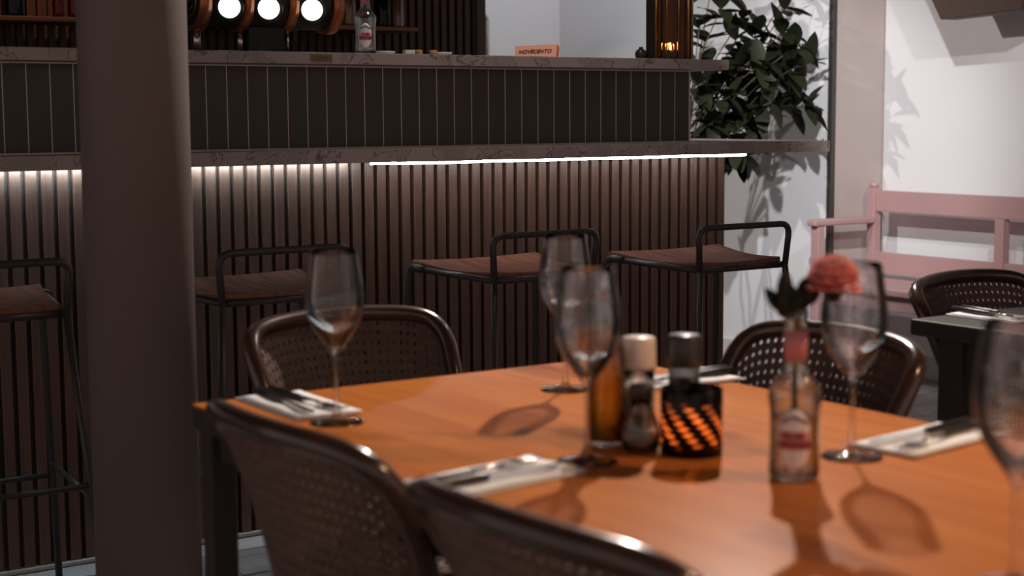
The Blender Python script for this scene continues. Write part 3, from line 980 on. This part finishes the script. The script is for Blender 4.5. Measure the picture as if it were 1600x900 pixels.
def tealight(parent, z0, energy, sc=1.0, parts=True):
    MB().lathe([(0.0001, z0), (0.018*sc, z0), (0.018*sc, z0+0.014*sc), (0.0001, z0+0.014*sc)], 24).build('tealight', M_wax, parent)
    MB().tube([(0, 0, z0+0.014*sc), (0.0005, 0, z0+0.021*sc)], 0.0008, 6).build('wick', M_ink, parent)
    m = MB(); m.lathe([(0.0001, 0), (0.0030*sc, 0.004*sc), (0.0036*sc, 0.008*sc), (0.0022*sc, 0.015*sc), (0.0001, 0.022*sc)], 12, Matrix.Translation((0, 0, z0+0.018*sc)))
    m.build('flame', E_flame, parent)
    d = bpy.data.lights.new('candle_glow', 'POINT'); d.energy = energy; d.color = (1.0, 0.50, 0.20); d.shadow_soft_size = 0.006
    o = bpy.data.objects.new('candle_glow', d); C.objects.link(o); o.parent = parent; o.location = (0, 0, z0+0.034*sc)


cd = empty('candle_holder', (1.274, 1.512, 0.7503), 'dark brown woven-pattern glass candle holder with a lit tealight', 'candle holder')
MB().lathe([(0.0001, 0), (0.0385, 0), (0.0395, 0.003), (0.0395, 0.083), (0.0382, 0.085), (0.0370, 0.083), (0.0370, 0.006), (0.0001, 0.006)], 48).build('glass_cup', M_holder, cd)
tealight(cd, 0.0065, 0.75)

# ------------------------------------------------------------------ things on the bar top
hr = empty('hurricane_lantern', (3.345, 4.09, 1.3553), 'tall ribbed amber glass candle lantern at the right end of the bar top', 'lantern')
m = MB()
prof = []
n = 48; v = []; f = []
for z in (0.0, 0.42):
    for k in range(n):
        a = 2*pi*k/n; rr = 0.070+0.0025*(1 if k % 4 < 2 else -1)
        v.append((rr*cos(a), rr*sin(a), z))
for k in range(n): f.append((k, (k+1) % n, n+(k+1) % n, n+k))
m.add(v, f, False); m.build('glass_cylinder', M_amber, hr, solid=0.003)
m = MB()
for k in range(12):
    a = 2*pi*k/12+0.2
    m.tube([(0.074*cos(a), 0.074*sin(a), 0.002), (0.074*cos(a), 0.074*sin(a), 0.418)], 0.0022 if k % 3 else 0.004, 6)
m.build('gilt_ribs', M_brass, hr)
MB().box(-0.079, -0.068, -0.012, 0.030, 0.001, 0.419).build('dark_spine', M_blackcap, hr)
MB().lathe([(0.0001, 0), (0.066, 0), (0.066, 0.012), (0.0001, 0.012)], 32).build('base', M_brass, hr)
tealight(hr, 0.0125, 0.35, 1.2)

kn = empty('round_jar', (3.245, 4.12, 1.3553), 'small round black jar on the bar top, left of the amber lantern', 'jar')
MB().ball((0, 0, 0.020), 0.020, 20, 12).build('body', M_blackcap, kn)
MB().lathe([(0.0001, 0.038), (0.007, 0.038), (0.007, 0.045), (0.0001, 0.045)], 14).build('lid_knob', M_blackcap, kn)

# orange box with lettering
sg_ = empty('orange_box', (2.790, 4.065, 1.3553), 'small slanted salmon orange box with black lettering on the bar top', 'box', rz=R(-46))
Mo = Matrix.Translation((0, 0, 0))
prof = [(-0.022, 0.0), (0.020, 0.0), (0.034, 0.030), (-0.006, 0.038)]
v = []
for xx in (-0.066, 0.066):
    for a, b in prof: v.append((xx, a, b + (0.004 if xx > 0 else -0.0)*(1 if b > 0 else 0)))
f = [(3, 2, 1, 0), (4, 5, 6, 7)] + [(i, (i+1) % 4, 4+(i+1) % 4, 4+i) for i in range(4)]
bx = MB().add(v, f).build('carton', M_orange, sg_, bevel=0.001)
sl = math.atan2(0.038, 0.016)
text_obj('lettering', 'NOVECENTO', 0.0170, M_ink, sg_, Matrix.Translation((-0.003, -0.0152, 0.0195)) @ Matrix.Rotation(sl, 4, 'X') @ Matrix.Rotation(R(1.3), 4, 'Z'), extrude=0.0004, shear=0.30, bold=0.0003, space=1.0)

for x, lb in ((2.345, 'light cork stopper lying on the bar top just right of the white matchbox'), (2.395, 'light cork stopper at the right of the pair on the bar top')):
    t = MB().lathe([(0.0001, 0), (0.011, 0), (0.012, 0.002), (0.012, 0.014), (0.011, 0.016), (0.0001, 0.016)], 20).build('cork_stopper', M_cork)
    t.location = (x, 4.03, 1.3553); tag(t, lb, 'stopper', 'cork stoppers on the bar top')
mt = empty('matchbox', (2.310, 4.025, 1.3553), 'small white matchbox on the bar top beside the cork stoppers', 'box')
MB().box(-0.016, 0.016, -0.009, 0.009, 0.004, 0.015).build('sleeve', M_white, mt, bevel=0.0006)
MB().box(-0.017, 0.017, -0.0092, 0.0092, 0.0, 0.0035).build('tray', M_ink, mt)
tr = empty('shallow_dish', (2.235, 4.045, 1.3553), 'shallow pale dish on the bar top right of the lemonade bottle', 'dish')
MB().lathe([(0.0001, 0), (0.030, 0), (0.036, 0.010), (0.035, 0.0105), (0.029, 0.002), (0.0001, 0.002)], 32).build('bowl', M_white, tr)
tr2 = empty('shallow_dish', (2.440, 4.06, 1.3553), 'shallow pale dish on the bar top right of the cork stoppers', 'dish')
MB().lathe([(0.0001, 0), (0.028, 0), (0.034, 0.011), (0.033, 0.0115), (0.027, 0.002), (0.0001, 0.002)], 32).build('bowl', M_white, tr2)

# beer font
bf = empty('beer_tap_tower', (1.93, 4.20, 1.3553), 'horizontal drum-shaped beer tap tower with three lit white lenses', 'beer tap')
AX, AZ, RR = 0.0, 0.148, 0.080   # drum axis height over the bar top
RotX = Matrix.Translation((0, 0, AZ)) @ Matrix.Rotation(R(90), 4, 'Y')
xs = (-0.215, 0.225)
MB().lathe([(0.0001, xs[0]), (RR-0.006, xs[0]), (RR-0.006, xs[1]), (0.0001, xs[1])], 40, RotX).build('drum', M_tapbody, bf)
for x0, x1, rr in ((-0.222, -0.190, RR+0.004), (-0.092, -0.064, RR+0.003), (0.048, 0.076, RR+0.003), (0.188, 0.220, RR+0.004)):
    MB().lathe([(RR-0.010, x0), (rr, x0), (rr, x1), (RR-0.010, x1)], 40, RotX).build('ring', M_copper, bf)
em = MB()
em.lathe([(0.040, -0.2235), (0.046, -0.2235), (0.046, -0.2215), (0.040, -0.2215)], 32, RotX)
s_pts = [Vector((-0.224, 0.020*cos(a)*(1), AZ+0.013+0.013*sin(a))) for a in [R(20+12*i) for i in range(21)]]
s_pts2 = [Vector((-0.224, -0.020*cos(a), AZ-0.013-0.013*sin(a))) for a in [R(20+12*i) for i in range(21)]]
em.tube(s_pts, 0.0025, 6).tube(s_pts2, 0.0025, 6)
em.build('end_emblem', M_copper, bf)
la = math.atan2(-4.2, -1.95)
for x in (-0.127, -0.008, 0.127):
    d = Vector((-0.46, -0.885, -0.05)).normalized()
    Md = Matrix.Translation((x, -0.06, AZ-0.019)) @ d.to_track_quat('Z', 'Y').to_matrix().to_4x4()
    MB().lathe([(0.0001, 0.0), (0.038, 0.0), (0.040, 0.030), (0.036, 0.034), (0.0001, 0.034)], 32, Md).build('lens_housing', M_blackcap, bf)
    MB().lathe([(0.0305, 0.0342), (0.0305, 0.037), (0.020, 0.039), (0.0001, 0.040)], 32, Md).build('lit_lens', E_lens, bf)
for x in (-0.205, -0.072):
    MB().tube([(x, 0, 0.0), (x, 0, AZ-RR+0.008)], 0.011, 12).build('leg', M_chrome, bf)
MB().box(-0.060, 0.052, -0.03, 0.03, 0.0, AZ-RR+0.012).build('centre_pedestal', M_tapbody, bf, bevel=0.003)
MB().tube([(0.062, -0.030, 0.010), (0.062, -0.030, AZ-RR+0.010)], 0.004, 8).build('drip_pipe', M_chrome, bf)

# ------------------------------------------------------------------ back bar
bk = empty('back_bar_panel', (2.0, 6.0, 0), 'dark slatted wooden panel standing behind the bar', 'panel')
MB().box(-5.2, 1.828, 0.022, 0.12, 0, 2.6).build('backing', M_dark, bk)
m = MB(); x = 1.828-0.03
while x > -4.0:
    m.box(x-0.024, x, 0, 0.022, 0.90, 2.6); x -= 0.0405
m.build('slats', M_slat_back, bk)
MB().box(1.790, 1.835, -0.01, 0.13, 0, 2.6).build('end_post', M_dark, bk)
cb = empty('back_counter', (1.2, 5.72, 0), 'low dark counter with a row of doors behind the bar', 'counter')
MB().box(-2.5, 2.35, -0.24, 0.26, 0.0, 1.36).build('body', M_dark, cb)
m = MB(); x = 2.33
while x > -2.4:
    m.box(x-0.07, x, -0.252, -0.24, 0.9, 1.41); x -= 0.095
m.build('front_boards', M_slat_back, cb)
sh = empty('back_shelf', (1.2, 5.86, 1.545), 'long wooden shelf on the slatted panel behind the bar, holding bottles', 'shelf')
MB().box(-2.5, 2.14, -0.12, 0.139, -0.016, 0.0).build('board', M_shelf, sh, bevel=0.002)
for x in (-1.2, 0.3, 1.6): MB().box(x, x+0.02, -0.05, 0.139, -0.06, -0.0161).build('bracket', M_black, sh)

M_green = clear_glass('dark_green_bottle_glass', (0.25, 0.32, 0.18), 0.3)
M_brown = clear_glass('brown_liquor_glass', (0.80, 0.36, 0.16), 0.3)
M_clear2 = clear_glass('clear_spirit_glass', (0.95, 0.85, 0.80), 0.6)


def spirit(label, x, mat, r, h, kind=0, y=5.80):
    t = empty('spirit_bottle', (x, y, 1.5453), label, 'bottle', 'spirit bottles on the back shelf')
    if kind == 0:
        p = [(0.0001, 0), (r, 0), (r*1.03, 0.01), (r, h*0.6), (r*0.75, h*0.68), (r*0.36, h*0.76), (r*0.34, h*0.97)]
    elif kind == 1:
        p = [(0.0001, 0)]+[(r*(1 if k % 2 else 0.84), 0.003+h*0.70*k/14) for k in range(15)]+[(r*0.4, h*0.80), (r*0.36, h*0.97)]
    else:
        p = [(0.0001, 0), (r*0.8, 0), (r, h*0.18), (r*0.95, h*0.34), (r*0.35, h*0.62), (r*0.30, h*0.97)]
    q = [(max(a-0.0025, 0.0001), b) for a, b in p[::-1]][:-1]+[(0.0001, 0.004)]
    MB().lathe(p+q, 28).build('glass', mat, t)
    MB().lathe([(0.0001, h*0.972), (r*0.42, h*0.972), (r*0.42, h*1.03), (0.0001, h*1.03)], 16).build('stopper', M_blackcap, t)
    return t


spirit('plain dark green bottle at the far left of the back shelf', 1.69, M_green, 0.038, 0.30)
spirit('tall ribbed bottle glowing copper, just left of the column on the back shelf', 1.845, M_brown, 0.022, 0.30, 1)
spirit('ribbed copper bottle half hidden by the column on the back shelf', 1.905, M_brown, 0.024, 0.26, 1)
spirit('clear spirit bottle just right of the column on the back shelf', 2.36, M_clear2, 0.026, 0.28)
spirit('small round-bellied decanter right of the beer tap tower on the back shelf', 2.885, M_brown, 0.034, 0.17, 2)
spirit('clear bottle behind the labelled lemonade bottle on the back shelf', 3.05, M_clear2, 0.028, 0.28)
spirit('dark bottle right of the labelled lemonade bottle on the back shelf', 3.21, M_green, 0.030, 0.27)
spirit('clear short bottle at the right end of the back shelf', 3.28, M_clear2, 0.022, 0.20)
spot('shelf_downlight', (1.85, 5.70, 2.35), (1.85, 5.80, 1.55), 14, (1.0, 0.55, 0.30), 60, 0.03, 0.7)
spot('shelf_downlight', (2.85, 5.70, 2.35), (2.85, 5.80, 1.55), 3, (1.0, 0.60, 0.40), 60, 0.03, 0.7)

pp = empty('metal_pipe', (4.475, 7.02, 0), 'bent grey metal pipe rising against the back wall beside the slatted panel', 'pipe')
MB().tube(fillet([(0.028, 0, 0.0), (0.028, 0, 1.705), (-0.06, 0, 1.705)], 0.05, 6), 0.012, 10).build('tube', M_chrome, pp)
m = MB()
for z in (0.5, 1.45): m.tube([(0.028, 0, z), (0.028, 0.08, z)], 0.007, 8)
m.build('wall_clip', M_chrome, pp)

# ------------------------------------------------------------------ tall plant behind the bar end
pt = empty('potted_plant', (4.33, 5.22, 0), 'tall leafy dark green plant in a pot behind the right end of the bar', 'plant')
pb = Vector((4.33, 5.22, 0))
MB().lathe([(0.0001, 0), (0.13, 0), (0.165, 0.40), (0.175, 0.41), (0.175, 0.44), (0.160, 0.44), (0.152, 0.36), (0.0001, 0.36)], 32).build('pot', M_pot, pt)
MB().lathe([(0.0001, 0.365), (0.14, 0.365), (0.150, 0.395), (0.0001, 0.410)], 24).build('soil', M_soil, pt)
rnd = random.Random(11)
cl = [(1100, 60), (1128, 12), (1150, 62), (1185, 45), (1232, 45), (1250, 70), (1272, 92), (1240, 105), (1200, 95), (1160, 105), (1122, 112),
      (1108, 152), (1142, 150), (1180, 142), (1215, 130), (1252, 142), (1268, 165), (1108, 195), (1148, 190), (1178, 200), (1160, 228), (1228, 12),
      (1165, 22), (1112, -20), (1235, -20), (1170, 170), (1130, 225), (1205, 160), (1235, 165), (1105, 100), (1190, 75), (1142, 238), (1100, 170), (1118, 150), (1098, 215), (1120, 200), (1185, 175), (1150, 130), (1220, 105),
      (1170, 244), (1225, 80), (1140, 175), (1200, 120), (1095, 130), (1095, 30)]
stems = MB(); leaves = MB()
mains = []
for i in range(7):
    lo = Vector((0.07*cos(i*0.9), 0.07*sin(i*0.9), 0.39))
    jn = Vector((0.10*cos(i*2.1)+0.02, 0.08*sin(i*2.1), 0.98+0.03*(i % 3)))
    stems.tube([lo.lerp(jn, k/6)+Vector((0.012*sin(k+i), 0.012*cos(k*1.3+i), 0)) for k in range(7)], 0.007, 6, rad=[0.009-0.0005*k for k in range(7)])
    mains.append(jn)
for ci, (px, py) in enumerate(cl):
    Z = 6.72+rnd.uniform(-0.20, 0.18)
    q = P(px, py, Z)-pb
    q.y = max(q.y, -0.85)
    low = mains[ci % 7]-Vector((0, 0, 0.04))
    mid = low.lerp(q, 0.45)+Vector((0, 0, 0.10))
    path = [low*(1-s)**2+mid*2*s*(1-s)+q*s*s for s in [i/8 for i in range(9)]]
    stems.tube(path, 0.004, 6, rad=[0.0048-0.0028*i/8 for i in range(9)])
    out = (q-mid).normalized()
    nl = rnd.choice((5, 6, 7))
    for k in range(nl):
        a = 2*pi*k/nl+rnd.uniform(-.4, .4)
        e1 = out.orthogonal().normalized(); e2 = out.cross(e1)
        d = (e1*cos(a)+e2*sin(a))*rnd.uniform(.7, 1.1)+out*rnd.uniform(0.15, 0.8)+Vector((0, 0, rnd.uniform(-.35, .25)))
        base = path[-1]-out*rnd.uniform(0, 0.05)
        L_ = rnd.uniform(0.105, 0.15)
        end = base+d.normalized()*L_+pb
        if end.x > XA-0.03: continue
        leaf_mesh(leaves, base, d, Vector((0, 0, 1))+e1*0.2, L_, L_*rnd.uniform(0.46, 0.58), rnd.uniform(0.1, 0.35), 6, 0.10)
    # a few leaves along the stem
    for s in (5, 6, 7):
        d = Vector((rnd.uniform(-1, 1), rnd.uniform(-1, 1), rnd.uniform(-.1, .7)))
        if (path[s]).z > 1.02 and (path[s]+pb).x/(path[s]+pb).y > 0.885:
            leaf_mesh(leaves, path[s], d, Vector((0, 0, 1)), rnd.uniform(0.11, 0.15), 0.070, 0.2, 6, 0.1)
stems.build('stems', M_stem, pt)
leaves.build('foliage', M_leaf, pt, merge=False)

# ------------------------------------------------------------------ pink bench on the right wall
bn = empty('bench', (5.0, 4.20, 0), 'dusty pink painted wooden bench with open slatted back against the white wall', 'bench')
BX = 5.20-5.0    # back plane
y0, y1 = 2.90-4.20, 4.95-4.20
MB().box(BX-0.012, BX+0.012, y0, y1, 0.745, 0.838).build('top_rail', M_bench, bn, bevel=0.003)
MB().box(BX-0.012, BX+0.012, y0, y1, 0.47, 0.565).build('lower_rail', M_bench, bn, bevel=0.003)
for yy in (y1-0.045, 4.23-4.20-0.03, y0):
    MB().box(BX-0.022, BX+0.022, yy, yy+0.045, 0.0, 0.85 if yy > 0.3 else 0.745).build('back_post', M_bench, bn, bevel=0.004)
MB().box(4.845-5.0, BX-0.022, y0, y1, 0.425, 0.455).build('seat', M_bench, bn, bevel=0.006)
MB().box(4.87-5.0, 4.89-5.0, y0+0.04, y1-0.04, 0.36, 0.425).build('front_apron', M_bench, bn, bevel=0.003)
for yy in (y1-0.045, y0):
    MB().box(4.838-5.0, 4.878-5.0, yy, yy+0.045, 0.0, 0.692).build('front_leg', M_bench, bn, bevel=0.003)
    MB().box(4.815-5.0, BX-0.02, yy-0.006, yy+0.050, 0.6925, 0.722).build('arm_rest', M_bench, bn, bevel=0.008)
MB().lathe([(0.0001, 0.850), (0.020, 0.850), (0.023, 0.862), (0.014, 0.875), (0.0001, 0.878)], 16, Matrix.Translation((BX, y1-0.022, 0))).build('post_knob', M_bench, bn)

# hanging tapered wooden lampshade
wb = empty('pendant_lampshade', (5.03, 4.20, 1.560), 'dark brown tapered wooden lampshade hanging high in front of the white wall', 'lampshade')
v = []
for xx in (-0.045, 0.045):
    v += [(xx, 0.185, -0.008), (xx, -0.205, 0.006), (xx, -0.265, 0.26), (xx, 0.345, 0.26)]
f = [(0, 1, 2, 3), (7, 6, 5, 4), (0, 4, 5, 1), (1, 5, 6, 2), (2, 6, 7, 3), (3, 7, 4, 0)]
MB().add(v, f).build('shade', M_boxwood, wb, bevel=0.004)
for yy in (-0.15, 0.25):
    MB().tube([(0, yy, 0.259), (0, yy, 2.90-1.560)], 0.003, 6).build('cable', M_black, wb)
